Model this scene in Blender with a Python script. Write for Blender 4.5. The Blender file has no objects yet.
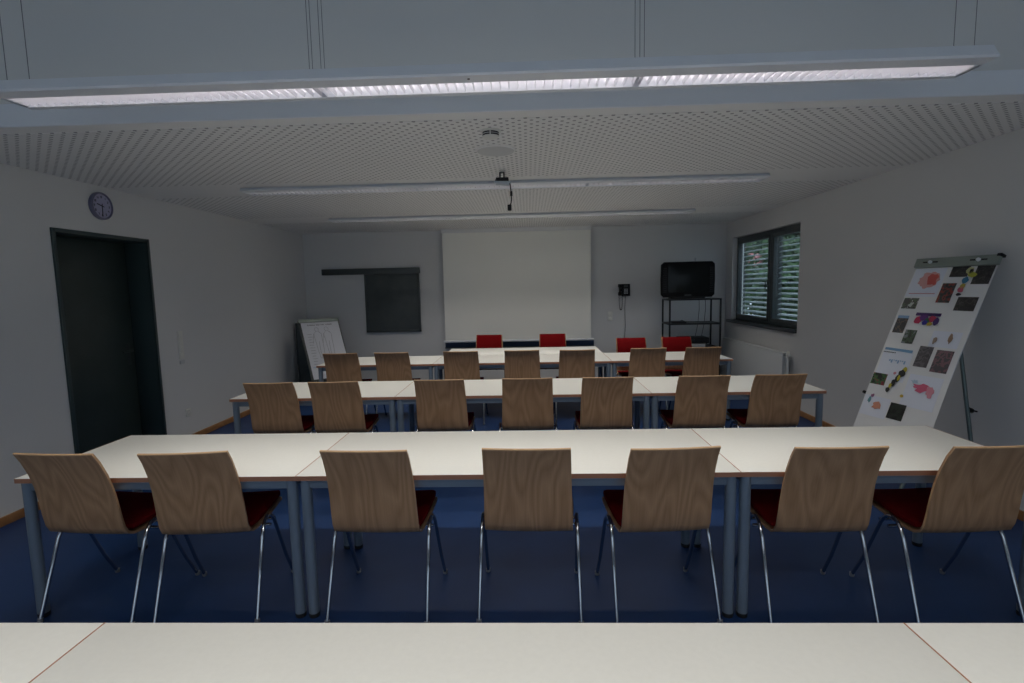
import bpy, bmesh, math, random
from mathutils import Vector, Matrix
C = bpy.context.scene.collection
S = bpy.context.scene
PI = math.pi
R = math.radians
random.seed(7)

# ------------------------------------------------------------------ camera, world, exposure
cam_h, cam_pitch, cam_roll, cam_yaw, cam_f = 1.6137, R(5.9394), R(1.223), R(1.9165), 517.61
cd = bpy.data.cameras.new('camera'); co = bpy.data.objects.new('camera', cd); C.objects.link(co)
cd.sensor_width = 36; cd.lens = 36 * cam_f / 1024; cd.clip_start = .05; cd.clip_end = 200
co.matrix_world = (Matrix.Translation((0, 0, cam_h)) @ Matrix.Rotation(cam_yaw, 4, 'Z')
                   @ Matrix.Rotation(PI / 2 - cam_pitch, 4, 'X') @ Matrix.Rotation(-cam_roll, 4, 'Z'))
S.camera = co
w = bpy.data.worlds.new('sky'); S.world = w; w.use_nodes = True
wn = w.node_tree.nodes; wl = w.node_tree.links
bg = wn['Background']; bg.inputs['Strength'].default_value = 1.42
tc = wn.new('ShaderNodeTexCoord'); sx = wn.new('ShaderNodeSeparateXYZ'); rp = wn.new('ShaderNodeValToRGB')
wl.new(tc.outputs['Generated'], sx.inputs[0]); wl.new(sx.outputs['Z'], rp.inputs[0]); wl.new(rp.outputs[0], bg.inputs[0])
rp.color_ramp.elements[0].color = (.50, .56, .70, 1); rp.color_ramp.elements[1].color = (.70, .77, .95, 1)
S.view_settings.view_transform = 'Standard'; S.view_settings.look = 'None'
S.view_settings.gamma = 1; S.view_settings.use_curve_mapping = False
S.view_settings.exposure = 0.22
S.cycles.use_denoising = True
S.cycles.sample_clamp_indirect = 4
S.cycles.max_bounces = 8
LAMP_W = 6.1          # watts of each of the three tubes in a ceiling luminaire
LAMP_COL = (1.0, .955, .885)

# ------------------------------------------------------------------ room size (metres)
XL, XR, YF, YB = -3.78, 3.265, 8.72, -2.2
ZC = 2.585            # perforated ceiling
ZU = 3.40             # higher ceiling of the bay by the camera
YE = 2.985            # front edge of the perforated ceiling

# ------------------------------------------------------------------ mesh helpers
class MB:
    def __init__(s): s.v = []; s.f = []; s.m = []
    def add(s, vs, fs, mi=0):
        n = len(s.v); s.v += [tuple(q) for q in vs]; s.f += [[n + i for i in f] for f in fs]; s.m += [mi] * len(fs); return s
    def box(s, a, b, mi=0, M=None):
        x0, y0, z0 = a; x1, y1, z1 = b
        vs = [Vector(q) for q in ((x0,y0,z0),(x1,y0,z0),(x1,y1,z0),(x0,y1,z0),(x0,y0,z1),(x1,y0,z1),(x1,y1,z1),(x0,y1,z1))]
        if M: vs = [M @ q for q in vs]
        return s.add(vs, [(3,2,1,0),(4,5,6,7),(0,1,5,4),(1,2,6,5),(2,3,7,6),(3,0,4,7)], mi)
    def tube(s, pts, r, seg=10, mi=0, caps=True):
        pts = [Vector(p) for p in pts]; rs = r if isinstance(r, (list, tuple)) else [r] * len(pts)
        rings = []; up = None
        for i, p in enumerate(pts):
            t = (pts[min(i+1, len(pts)-1)] - pts[max(i-1, 0)]).normalized()
            if up is None: up = t.orthogonal().normalized()
            up = (up - t * up.dot(t)).normalized(); sd = t.cross(up)
            rings.append([p + (up * math.cos(2*PI*k/seg) + sd * math.sin(2*PI*k/seg)) * rs[i] for k in range(seg)])
        vs = [q for rg in rings for q in rg]; fs = []
        for i in range(len(pts) - 1):
            for k in range(seg):
                a = i*seg+k; b = i*seg+(k+1) % seg
                fs.append((a, b, b+seg, a+seg))
        if caps: fs.append(tuple(range(seg-1, -1, -1))); fs.append(tuple(range((len(pts)-1)*seg, len(pts)*seg)))
        return s.add(vs, fs, mi)
    def prism(s, poly, vec, mi=0):       # planar polygon (list of 3d points) pushed along vec
        vec = Vector(vec); n = len(poly); vs = [Vector(q) for q in poly] + [Vector(q) + vec for q in poly]
        fs = [tuple(range(n-1, -1, -1)), tuple(range(n, 2*n))] + [(i, (i+1) % n, n+(i+1) % n, n+i) for i in range(n)]
        return s.add(vs, fs, mi)
    def lathe(s, prof, c=(0,0,0), axis='Z', seg=24, mi=0):
        vs = []; n = len(prof)
        for k in range(seg):
            a = 2*PI*k/seg
            for r, h in prof:
                q = (r*math.cos(a), r*math.sin(a), h)
                if axis == 'X': q = (h, r*math.cos(a), r*math.sin(a))
                if axis == 'Y': q = (r*math.sin(a), h, r*math.cos(a))
                vs.append((q[0]+c[0], q[1]+c[1], q[2]+c[2]))
        fs = [(k*n+i, ((k+1) % seg)*n+i, ((k+1) % seg)*n+i+1, k*n+i+1) for k in range(seg) for i in range(n-1)]
        return s.add(vs, fs, mi)
    def sheet(s, grid, th=0, mi=0):      # grid[i][j] of points; solid sheet of thickness th
        ni, nj = len(grid), len(grid[0]); g = [[Vector(q) for q in row] for row in grid]
        def nrm(i, j):
            a = g[min(i+1, ni-1)][j]-g[max(i-1, 0)][j]; b = g[i][min(j+1, nj-1)]-g[i][max(j-1, 0)]
            return a.cross(b).normalized()
        vs = [g[i][j] for i in range(ni) for j in range(nj)]; fs = []
        for i in range(ni-1):
            for j in range(nj-1): fs.append((i*nj+j, (i+1)*nj+j, (i+1)*nj+j+1, i*nj+j+1))
        if th:
            o = ni*nj; vs += [g[i][j] - nrm(i, j)*th for i in range(ni) for j in range(nj)]
            fs += [tuple(o+q for q in reversed(f)) for f in fs[:]]
            rim = [(0, j) for j in range(nj)] + [(i, nj-1) for i in range(1, ni)] + [(ni-1, j) for j in range(nj-2, -1, -1)] + [(i, 0) for i in range(ni-2, 0, -1)]
            rim = [i*nj+j for i, j in rim]
            for k in range(len(rim)):
                a, b = rim[k], rim[(k+1) % len(rim)]; fs.append((a, b, b+o, a+o))
        return s.add(vs, fs, mi)
    def build(s, name, mats, parent=None, bevel=0, smooth=True, loc=None, rot=None):
        me = bpy.data.meshes.new(name); me.from_pydata(s.v, [], s.f)
        if not isinstance(mats, (list, tuple)): mats = [mats]
        for m in mats: me.materials.append(m)
        me.polygons.foreach_set('material_index', s.m)
        bm = bmesh.new(); bm.from_mesh(me); bmesh.ops.recalc_face_normals(bm, faces=bm.faces)
        if bevel:
            bmesh.ops.bevel(bm, geom=[e for e in bm.edges if e.is_manifold and e.calc_face_angle(0) > .6], offset=bevel, segments=2, profile=.5, affect='EDGES', clamp_overlap=True)
        bm.to_mesh(me); bm.free()
        if smooth:
            me.polygons.foreach_set('use_smooth', [True]*len(me.polygons)); me.set_sharp_from_angle(angle=R(38))
        me.update()
        o = bpy.data.objects.new(name, me); C.objects.link(o)
        if parent: o.parent = parent
        if loc is not None: o.location = loc
        if rot is not None: o.rotation_euler = rot
        return o

def tag(o, label=None, cat=None, group=None, kind=None):
    if label: o['label'] = label
    if cat: o['category'] = cat
    if group: o['group'] = group
    if kind: o['kind'] = kind
    return o
def empty(name, loc=(0,0,0), rz=0, parent=None):
    o = bpy.data.objects.new(name, None); C.objects.link(o); o.location = loc; o.rotation_euler = (0,0,rz)
    o.empty_display_size = .1
    if parent: o.parent = parent
    return o
def struct(o): o['kind'] = 'structure'; return o
def copy_tree(o, parent=None):
    c = o.copy(); C.objects.link(c)
    if parent: c.parent = parent
    for ch in list(o.children): copy_tree(ch, c)
    return c

# ------------------------------------------------------------------ materials
def mat(name, col, rough=.6, metal=0, spec=.5, emit=None, es=0, noise=None, bump=None, coat=0):
    m = bpy.data.materials.new(name); m.use_nodes = True; nt = m.node_tree; b = nt.nodes['Principled BSDF']
    b.inputs['Base Color'].default_value = (*col, 1); b.inputs['Roughness'].default_value = rough
    b.inputs['Metallic'].default_value = metal; b.inputs['Specular IOR Level'].default_value = spec
    if coat: b.inputs['Coat Weight'].default_value = coat
    if emit: b.inputs['Emission Color'].default_value = (*emit, 1); b.inputs['Emission Strength'].default_value = es
    tcn = nt.nodes.new('ShaderNodeTexCoord')
    if noise:
        sc, amt = noise
        n = nt.nodes.new('ShaderNodeTexNoise'); n.inputs['Scale'].default_value = sc; n.inputs['Detail'].default_value = 4
        nt.links.new(tcn.outputs['Object'], n.inputs['Vector'])
        r = nt.nodes.new('ShaderNodeValToRGB'); nt.links.new(n.outputs['Fac'], r.inputs[0])
        r.color_ramp.elements[0].position = .3; r.color_ramp.elements[1].position = .7
        r.color_ramp.elements[0].color = tuple(c*(1-amt) for c in col)+(1,); r.color_ramp.elements[1].color = tuple(min(1, c*(1+amt)) for c in col)+(1,)
        nt.links.new(r.outputs[0], b.inputs['Base Color'])
    if bump:
        sc, st = bump
        n2 = nt.nodes.new('ShaderNodeTexNoise'); n2.inputs['Scale'].default_value = sc
        nt.links.new(tcn.outputs['Object'], n2.inputs['Vector'])
        bp = nt.nodes.new('ShaderNodeBump'); bp.inputs['Strength'].default_value = st; bp.inputs['Distance'].default_value = .003
        nt.links.new(n2.outputs['Fac'], bp.inputs['Height']); nt.links.new(bp.outputs[0], b.inputs['Normal'])
    return m

def mat_wood(name, c1, c2, sc=1.0):
    m = mat(name, c1, .42, spec=.4); nt = m.node_tree; N = nt.nodes; L = nt.links; b = N['Principled BSDF']
    t = N.new('ShaderNodeTexCoord'); oi = N.new('ShaderNodeObjectInfo')
    vm = N.new('ShaderNodeVectorMath'); vm.operation = 'MULTIPLY'; vm.inputs[1].default_value = (5*sc, 1.1*sc, 1.1*sc)
    L.new(t.outputs['Object'], vm.inputs[0])
    mul = N.new('ShaderNodeMath'); mul.operation = 'MULTIPLY'; mul.inputs[1].default_value = 57.0; L.new(oi.outputs['Random'], mul.inputs[0])
    cb = N.new('ShaderNodeCombineXYZ'); L.new(mul.outputs[0], cb.inputs[1]); L.new(mul.outputs[0], cb.inputs[0])
    ad = N.new('ShaderNodeVectorMath'); ad.operation = 'ADD'; L.new(vm.outputs[0], ad.inputs[0]); L.new(cb.outputs[0], ad.inputs[1])
    n = N.new('ShaderNodeTexNoise'); n.inputs['Scale'].default_value = 1.0; n.inputs['Detail'].default_value = 1.5; L.new(ad.outputs[0], n.inputs['Vector'])
    rg = N.new('ShaderNodeMath'); rg.operation = 'MULTIPLY'; rg.inputs[1].default_value = 13; L.new(n.outputs['Fac'], rg.inputs[0])
    fr = N.new('ShaderNodeMath'); fr.operation = 'PINGPONG'; fr.inputs[1].default_value = .5; L.new(rg.outputs[0], fr.inputs[0])
    vf = N.new('ShaderNodeVectorMath'); vf.operation = 'MULTIPLY'; vf.inputs[1].default_value = (170, 6, 6); L.new(t.outputs['Object'], vf.inputs[0])
    nf = N.new('ShaderNodeTexNoise'); nf.inputs['Scale'].default_value = 1; nf.inputs['Detail'].default_value = 2; L.new(vf.outputs[0], nf.inputs['Vector'])
    mx = N.new('ShaderNodeMath'); mx.operation = 'MULTIPLY_ADD'; mx.inputs[1].default_value = .9; L.new(fr.outputs[0], mx.inputs[0])
    m2 = N.new('ShaderNodeMath'); m2.operation = 'MULTIPLY'; m2.inputs[1].default_value = .55; L.new(nf.outputs['Fac'], m2.inputs[0]); L.new(m2.outputs[0], mx.inputs[2])
    r = N.new('ShaderNodeValToRGB'); L.new(mx.outputs[0], r.inputs[0])
    r.color_ramp.elements[0].position = .15; r.color_ramp.elements[1].position = .8
    r.color_ramp.elements[0].color = (*c2, 1); r.color_ramp.elements[1].color = (*c1, 1)
    L.new(r.outputs[0], b.inputs['Base Color'])
    return m

def mat_perforated():
    m = mat('perforated_ceiling_board', (.79, .79, .785), .8); nt = m.node_tree; N = nt.nodes; L = nt.links; b = N['Principled BSDF']
    t = N.new('ShaderNodeTexCoord'); P = .072
    outs = []
    for off in (0, .5):
        sc = N.new('ShaderNodeVectorMath'); sc.operation = 'MULTIPLY_ADD'; sc.inputs[1].default_value = (1/P, 1/P, 0); sc.inputs[2].default_value = (off, off, 0)
        L.new(t.outputs['Object'], sc.inputs[0])
        fr = N.new('ShaderNodeVectorMath'); fr.operation = 'FRACTION'; L.new(sc.outputs[0], fr.inputs[0])
        sb = N.new('ShaderNodeVectorMath'); sb.operation = 'SUBTRACT'; sb.inputs[1].default_value = (.5, .5, 0); L.new(fr.outputs[0], sb.inputs[0])
        ln = N.new('ShaderNodeVectorMath'); ln.operation = 'LENGTH'; L.new(sb.outputs[0], ln.inputs[0])
        lt = N.new('ShaderNodeMath'); lt.operation = 'LESS_THAN'; lt.inputs[1].default_value = .0108/P; L.new(ln.outputs['Value'], lt.inputs[0]); outs.append(lt)
    mx = N.new('ShaderNodeMath'); mx.operation = 'MAXIMUM'; L.new(outs[0].outputs[0], mx.inputs[0]); L.new(outs[1].outputs[0], mx.inputs[1])
    mix = N.new('ShaderNodeMix'); mix.data_type = 'RGBA'; L.new(mx.outputs[0], mix.inputs['Factor'])
    mix.inputs['A'].default_value = (.79, .79, .785, 1); mix.inputs['B'].default_value = (.32, .32, .33, 1)
    L.new(mix.outputs['Result'], b.inputs['Base Color'])
    return m

def mat_photo(name, cols, sc=22, seed=0):
    m = mat(name, cols[0], .35); nt = m.node_tree; N = nt.nodes; L = nt.links; b = N['Principled BSDF']
    t = N.new('ShaderNodeTexCoord'); mp = N.new('ShaderNodeMapping'); mp.inputs['Location'].default_value = (seed*3.1, seed*1.7, seed); L.new(t.outputs['Object'], mp.inputs[0])
    n = N.new('ShaderNodeTexNoise'); n.inputs['Scale'].default_value = sc; n.inputs['Detail'].default_value = 3; L.new(mp.outputs[0], n.inputs['Vector'])
    r = N.new('ShaderNodeValToRGB'); r.color_ramp.interpolation = 'CONSTANT'; L.new(n.outputs['Fac'], r.inputs[0])
    k = len(cols); r.color_ramp.elements[0].position = 0; r.color_ramp.elements[0].color = (*cols[0], 1); r.color_ramp.elements[1].position = .38+.28/k; r.color_ramp.elements[1].color = (*cols[1 % k], 1)
    for i in range(2, k):
        e = r.color_ramp.elements.new(.38+.28*i/k); e.color = (*cols[i], 1)
    L.new(r.outputs[0], b.inputs['Base Color'])
    return m

M = {}
M['wall'] = mat('white_wall_paint', (.66, .66, .66), .85, bump=(180, .15))
M['wallface'] = mat('white_bulkhead_paint', (.74, .74, .73), .8, bump=(150, .1))
M['perf'] = mat_perforated()
M['plain'] = mat('plain_ceiling_board', (.79, .79, .785), .8)
M['edge'] = mat('white_ceiling_edge_profile', (.80, .83, .88), .4)
M['floor'] = mat('blue_linoleum', (.014, .043, .135), .42, spec=.25, noise=(3, .12), bump=(300, .08))
M['baseb'] = mat_wood('baseboard_wood', (.40, .20, .08), (.30, .14, .05), 2)
M['ttop'] = mat('cream_laminate', (.77, .763, .715), .36, spec=.45, noise=(60, .015))
M['tedge'] = mat('beech_edge_band', (.42, .19, .11), .5)
M['steel'] = mat('blue_grey_powder_coat', (.20, .25, .31), .38, metal=.2)
M['cap'] = mat('black_rubber', (.015, .015, .016), .6)
M['foot'] = mat('clear_grey_foot', (.20, .21, .23), .3)
M['chrome'] = mat('chrome', (.55, .56, .58), .14, metal=1)
M['beech'] = mat_wood('beech_plywood', (.53, .315, .172), (.36, .20, .10))
M['doorhw'] = mat('dull_dark_steel', (.09, .10, .10), .4, metal=.6)
M['beechlight'] = mat('pale_beech', (.62, .38, .20), .5)
M['red'] = mat('red_upholstery', (.155, .0035, .005), .9, spec=.08, bump=(500, .4))
M['door'] = mat('dark_green_grey_door', (.030, .045, .042), .45, noise=(4, .1))
M['doorframe'] = mat('green_grey_door_frame', (.035, .055, .055), .4)
M['alu'] = mat('brushed_aluminium', (.62, .63, .64), .32, metal=1)
M['fixture'] = mat('white_luminaire_enamel', (.78, .81, .86), .35)
M['reflector'] = mat('luminaire_reflector', (.86, .86, .90), .38, metal=.55)
M['tube'] = mat('fluorescent_tube', (1, 1, 1), .4, emit=(1.0, .93, .9), es=3.5)
M['tubeshaded'] = mat('fluorescent_tube_shaded', (.9, .9, .9), .4, emit=(1.0, .93, .9), es=1.0)  # same tubes; weaker glow stands in for louvre shading seen at grazing angles
M['wire'] = mat('steel_wire', (.22, .22, .23), .45, metal=.6)
M['screen'] = mat('projection_screen_cloth', (.90, .89, .83), .7)
M['whitemetal'] = mat('white_metal', (.75, .77, .80), .4)
M['darkboard'] = mat('dark_board', (.070, .082, .082), .55, noise=(5, .15))
M['boardframe'] = mat('dark_board_frame', (.055, .064, .064), .4)
M['bluedark'] = mat('dark_blue_board', (.035, .060, .115), .6)
M['black'] = mat('black_plastic', (.007, .007, .008), .5, spec=.3)
M['blackmetal'] = mat('black_metal', (.012, .013, .015), .4, metal=.3)
M['tvglass'] = mat('tv_glass', (.010, .012, .012), .2, spec=.15)
M['grey'] = mat('light_grey_plastic', (.55, .56, .57), .5)
M['offwhite'] = mat('off_white_plastic', (.70, .70, .66), .45)
M['winframe'] = mat('anthracite_window_frame', (.055, .068, .072), .4)
M['sill'] = mat('dark_stone_sill', (.045, .050, .055), .35, noise=(40, .2))
M['slat'] = mat('aluminium_blind_slat', (.78, .83, .88), .35)
M['paper'] = mat('white_paper', (.78, .78, .78), .7, noise=(3, .03))
M['fliphead'] = mat('grey_green_clamp_bar', (.26, .30, .27), .45, metal=.3)
M['leg'] = mat('grey_green_tripod', (.16, .20, .20), .4, metal=.4)
M['ink'] = mat('dark_ink', (.06, .06, .07), .7)
M['inkblue'] = mat('light_blue_print', (.26, .42, .62), .7)
M['clockface'] = mat('lilac_clock_face', (.36, .36, .52), .35)
M['clockrim'] = mat('dark_lilac_clock_rim', (.16, .16, .24), .3)
M['radiator'] = mat('white_radiator_enamel', (.70, .72, .72), .4)
M['leaf'] = mat('green_leaves', (.05, .11, .035), .6, noise=(3, .5))
M['leafdark'] = mat('dark_green_leaves', (.03, .065, .028), .6, noise=(3, .5))
M['pinkfleck'] = mat('pink_fleck', (.75, .35, .35), .6)
M['bark'] = mat('bark', (.10, .07, .05), .9)
M['grass'] = mat('grass_ground', (.08, .15, .04), .9, noise=(2, .4))
gl = bpy.data.materials.new('window_glass'); gl.use_nodes = True; nt = gl.node_tree; nt.nodes.remove(nt.nodes['Principled BSDF'])
tr = nt.nodes.new('ShaderNodeBsdfTransparent'); tr.inputs[0].default_value = (.90, .96, .95, 1); gs = nt.nodes.new('ShaderNodeBsdfGlossy'); gs.inputs['Roughness'].default_value = .02
lw = nt.nodes.new('ShaderNodeLayerWeight'); lw.inputs[0].default_value = .5; pw = nt.nodes.new('ShaderNodeMath'); pw.operation = 'POWER'; pw.inputs[1].default_value = 5; nt.links.new(lw.outputs['Facing'], pw.inputs[0]); fz = nt.nodes.new('ShaderNodeMath'); fz.operation = 'MULTIPLY_ADD'; fz.inputs[1].default_value = .9; fz.inputs[2].default_value = .04; nt.links.new(pw.outputs[0], fz.inputs[0]); mxs = nt.nodes.new('ShaderNodeMixShader')
nt.links.new(fz.outputs[0], mxs.inputs[0]); nt.links.new(tr.outputs[0], mxs.inputs[1]); nt.links.new(gs.outputs[0], mxs.inputs[2]); nt.links.new(mxs.outputs[0], nt.nodes['Material Output'].inputs[0])
M['glass'] = gl

# ------------------------------------------------------------------ room shell
T = .30
struct(MB().box((XL-T-.1, YB-T, -.15), (XR+T, YF+T, 0)).build('floor', M['floor'], smooth=False))
# left wall with the door niche
DY0, DY1, DZ, DD = 4.065, 5.105, 2.155, .24
b = MB()
b.box((XL-T, YB-T, 0), (XL, DY0, ZU+.1)); b.box((XL-T, DY1, 0), (XL, YF+T, ZU+.1)); b.box((XL-T, DY0, DZ), (XL, DY1, ZU+.1))
struct(b.build('wall_left', M['wall'], smooth=False))
# right wall with the window opening
WY0, WY1, WZ0, WZ1 = 6.40, 8.46, 1.03, 2.325
b = MB()
b.box((XR, YB-T, 0), (XR+T, WY0, ZU+.1)); b.box((XR, WY1, 0), (XR+.15, YF+T, ZU+.1)); b.box((XR+.15, WY1+.30, 0), (XR+T, YF+T, ZU+.1))
b.box((XR, WY0, 0), (XR+T, WY1, WZ0)); b.box((XR, WY0, WZ1), (XR+T, WY1, ZU+.1))
struct(b.build('wall_right', M['wall'], smooth=False))
struct(MB().box((XL, YF, 0), (XR, YF+T, ZU+.1)).build('wall_far', M['wall'], smooth=False))
# wall behind the camera with a wide band of windows
b = MB(); BW = [(-3.3, -.35), (.0, 2.95)]
b.box((XL, YB-T, 0), (XR, YB, .45)); b.box((XL, YB-T, 3.05), (XR, YB, ZU+.1))
xs = [XL] + [q for a in BW for q in a] + [XR]
for i in range(0, len(xs), 2): b.box((xs[i], YB-T, .45), (xs[i+1], YB, 3.05))
struct(b.build('wall_back', M['wall'], smooth=False))
for i, (a, c) in enumerate(BW):
    r = struct(empty('window_%d' % (i+2), ((a+c)/2, YB-.15, .45)))
    f = MB(); hw = (c-a)/2
    for x0, x1 in ((-hw, -hw+.06), (-.04, .04), (hw-.06, hw)): f.box((x0, -.03, .0), (x1, .03, 2.6))
    f.box((-hw, -.03, 0), (hw, .03, .06)); f.box((-hw, -.03, 2.54), (hw, .03, 2.6))
    f.build('window_frame', M['winframe'], r); MB().box((-hw+.05, -.004, .05), (hw-.05, .004, 2.55)).build('window_pane', M['glass'], r, smooth=False)
# ceilings
b = MB(); b.box((XL, YE, ZC), (XR, YF, ZC+.124))
struct(b.build('ceiling', M['plain'], smooth=False))
for i, (y0, y1) in enumerate(((3.095, 4.66), (5.24, 6.78), (7.36, YF-.25))):
    struct(MB().box((XL+.02, y0, ZC-.004), (XR-.02, y1, ZC)).build('ceiling', M['perf'], smooth=False))
struct(MB().box((XL, YE-.012, ZC+.001), (XR, YE, ZC+.126)).build('trim_1', M['edge'], smooth=False))
struct(MB().box((XL, YE+.05, ZC+.12), (XR, YE+.25, ZU)).build('trim_2', M['wallface'], smooth=False))
struct(MB().box((XL, YB, ZU), (XR, YE+.25, ZU+.1)).build('ceiling', M['plain'], smooth=False))
# baseboards
struct(MB().box((XL, YB, 0), (XL+.018, DY0-.02, .065)).box((XL, DY1+.02, 0), (XL+.018, YF, .065)).build('baseboard_left', M['baseb'], bevel=.003))
struct(MB().box((XR-.018, YB, 0), (XR, YF, .065)).build('baseboard_right', M['baseb'], bevel=.003))
struct(MB().box((XL+.018, YF-.018, 0), (XR-.018, YF, .065)).build('baseboard_far', M['baseb'], bevel=.003))

# door in its deep niche
d = struct(empty('door_1', (XL, (DY0+DY1)/2, 0))); hw = (DY1-DY0)/2
f = MB()
for s in (-1, 1):
    a, c = sorted((s*hw, s*(hw-.02)))
    f.box((-DD, a, 0), (.012, c, DZ))                        # jamb lining
    a, c = sorted((s*(hw+.012), s*(hw-.02)))
    f.box((0, a, 0), (.016, c, DZ+.012))                     # architrave
f.box((-DD, -hw, DZ-.02), (.012, hw, DZ)); f.box((0, -hw, DZ-.02), (.016, hw, DZ+.012))
f.box((-DD-.06, -hw, 0), (-DD, hw, DZ))
f.build('door_frame', M['doorframe'], d, bevel=.002)
lf = MB().box((-DD, -hw+.022, .006), (-DD+.03, hw-.035, DZ-.024)).build('door_leaf', M['door'], d, bevel=.003)
MB().box((-DD+.03, hw-.13, .93), (-DD+.036, hw-.09, 1.14)).build('handle_plate', M['doorhw'], d, bevel=.002)
MB().tube([(-DD+.03, hw-.11, 1.07), (-DD+.075, hw-.11, 1.07), (-DD+.082, hw-.13, 1.07), (-DD+.08, hw-.235, 1.068)], .009).build('door_handle', M['doorhw'], d)

# window with two casements, sill, outside blinds
MY = -.15
wn_ = struct(empty('window_1', (XR+.11, (WY0+WY1)/2, WZ0))); hw = (WY1-WY0)/2; hh = WZ1-WZ0
f = MB()
f.box((-.035, -hw, 0), (.035, hw, .05)); f.box((-.035, -hw, hh-.06), (.035, hw, hh))
f.box((-.035, -hw, 0), (.035, -hw+.04, hh)); f.box((-.035, hw-.04, 0), (.035, hw, hh)); f.box((-.045, MY-.035, .03), (.04, MY+.035, hh-.05))
f.build('window_frame', M['winframe'], wn_, bevel=.003)
for s in (-1, 1):
    y0, y1 = sorted((MY+s*.036, s*(hw-.035)))
    g = MB(); z0, z1 = .045, hh-.055
    g.box((-.05, y0, z0), (.0, y0+.045, z1)); g.box((-.05, y1-.045, z0), (.0, y1, z1)); g.box((-.05, y0, z0), (0, y1, z0+.045)); g.box((-.05, y0, z1-.045), (0, y1, z1))
    ca = g.build('casement', M['winframe'], wn_, bevel=.004)
    MB().box((-.028, y0+.04, z0+.04), (-.022, y1-.04, z1-.04)).build('window_pane', M['glass'], ca, smooth=False)
h = MB().box((-.062, MY+.045, .55), (-.05, MY+.07, .62)).tube([(-.06, MY+.058, .6), (-.085, MY+.058, .6), (-.087, MY+.058, .49)], .007)
h.build('window_handle', M['doorhw'], wn_)
MB().box((-.155, -hw+.002, -.045), (-.03, hw+.1, .0)).build('window_sill', M['sill'], wn_, bevel=.004)
for k, s in enumerate((-1, 1)):
    y0, y1 = sorted((MY+s*.02, s*(hw-.004)))
    bl = empty('venetian_blind', (XR+.19, (WY0+WY1)/2, WZ0+.04))
    tag(bl, 'metal slatted blind outside the %s window casement' % ('nearer' if s < 0 else 'farther'), 'blind', 'metal slatted blinds outside the window')
    sl = MB(); n = 17
    for i in range(n):
        z = .03 + i*.071
        sec = [(-.036, .0), (-.018, .008), (0, .011), (.018, .008), (.036, 0)]
        an = R(20); pr = [(x*math.cos(an)-zz*math.sin(an), x*math.sin(an)+zz*math.cos(an)+z) for x, zz in sec]
        grid = [[(x, y0+.01, zz), (x, y1-.01, zz)] for x, zz in pr]
        sl.sheet(grid, .0012)
    sl.build('slats', M['slat'], bl)
    hr = MB().box((-.04, y0, hh-.10), (.04, y1, hh-.045)); hr.build('head_rail', M['winframe'], bl, bevel=.003)
    for yy in (y0+.12, y1-.12): MB().tube([(-.034, yy, .0), (-.034, yy, hh-.1)], .0018, 6).build('ladder_cord', M['winframe'], bl)
    for yy in (y0+.004, y1-.004): MB().box((-.012, yy-.006, 0), (.012, yy+.006, hh-.06)).build('guide_rail', M['winframe'], bl)

# ------------------------------------------------------------------ outside the window
struct(MB().box((XR+T+.02, -5, -.9), (26, 26, -.7)).build('ground', M['grass'], smooth=False))
def leafy(name, label, cat, loc, blobs, n, size, m, trunk, seed, grp=None, extra=None):
    rnd = random.Random(seed); o = empty(name, loc); tag(o, label, cat, grp)
    f = MB()
    for _ in range(n):
        cx, cy, cz, r = rnd.choice(blobs)
        u = Vector((rnd.gauss(0, 1), rnd.gauss(0, 1), rnd.gauss(0, 1))).normalized() * r * (.55+.45*rnd.random())
        p = Vector((cx, cy, cz)) + u
        a = Vector((rnd.gauss(0, 1), rnd.gauss(0, 1), rnd.gauss(0, 1))).normalized(); bb = a.orthogonal().normalized(); s = size*(.6+.8*rnd.random())
        f.add([p-a*s, p-bb*s*.5, p+a*s, p+bb*s*.5], [(0, 1, 2, 3)])
    f.build('foliage', m, o, smooth=False)
    t = MB()
    for pts, r in trunk: t.tube(pts, r, 8)
    t.build('trunk', M['bark'], o)
    if extra:
        e = MB()
        for _ in range(130):
            cx, cy, cz, r = extra; u = Vector((rnd.gauss(0, 1), rnd.gauss(0, 1), rnd.gauss(0, 1))).normalized()*r
            p = Vector((cx, cy, cz))+u; a = Vector((rnd.gauss(0, 1), rnd.gauss(0, 1), rnd.gauss(0, 1))).normalized(); bb = a.orthogonal()
            e.add([p-a*.07, p-bb*.06, p+a*.07, p+bb*.06], [(0, 1, 2, 3)])
        e.build('pink_flecks', M['pinkfleck'], o, smooth=False)  # cluster of pink quads on one side of the foliage
leafy('shrub', 'broad green shrub outside the farther casement with pink flecks', 'shrub', (7.6, 15.6, -.7), [(0, 0, 1.2, 1.3), (-.6, -1.0, 1.9, 1.0), (.5, .9, 2.1, 1.1), (0, -.2, 2.7, .9)], 4200, .12, M['leaf'], [([(0, 0, 0), (0, 0, 1.2)], .08), ([(0, 0, .3), (-.4, -.6, 1.5)], .05)], 3, None, (-.9, .2, 2.9, .25))
leafy('tree', 'leafy green tree behind the pink-flecked shrub outside the window', 'tree', (7.5, 20.4, -.7), [(0, 0, 2.6, 1.5), (.6, -.6, 3.6, 1.2), (-.6, .6, 1.6, 1.2), (0, .5, 4.2, 1.0)], 5200, .13, M['leaf'], [([(0, 0, 0), (.05, 0, 1.6), (0, .1, 3)], [.13, .1, .05])], 5)
leafy('tree', 'darker tree farthest away outside the window', 'tree', (14.5, 27, -.7), [(0, 0, 3, 2.4), (1.4, -1, 4.4, 1.9), (-1.4, .8, 4.2, 1.8), (-.5, -2.4, 2.6, 1.8), (0, 0, 5.4, 1.5)], 6500, .2, M['leafdark'], [([(0, 0, 0), (.1, 0, 2.4), (0, .1, 4)], [.2, .15, .06])], 9)

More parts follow.
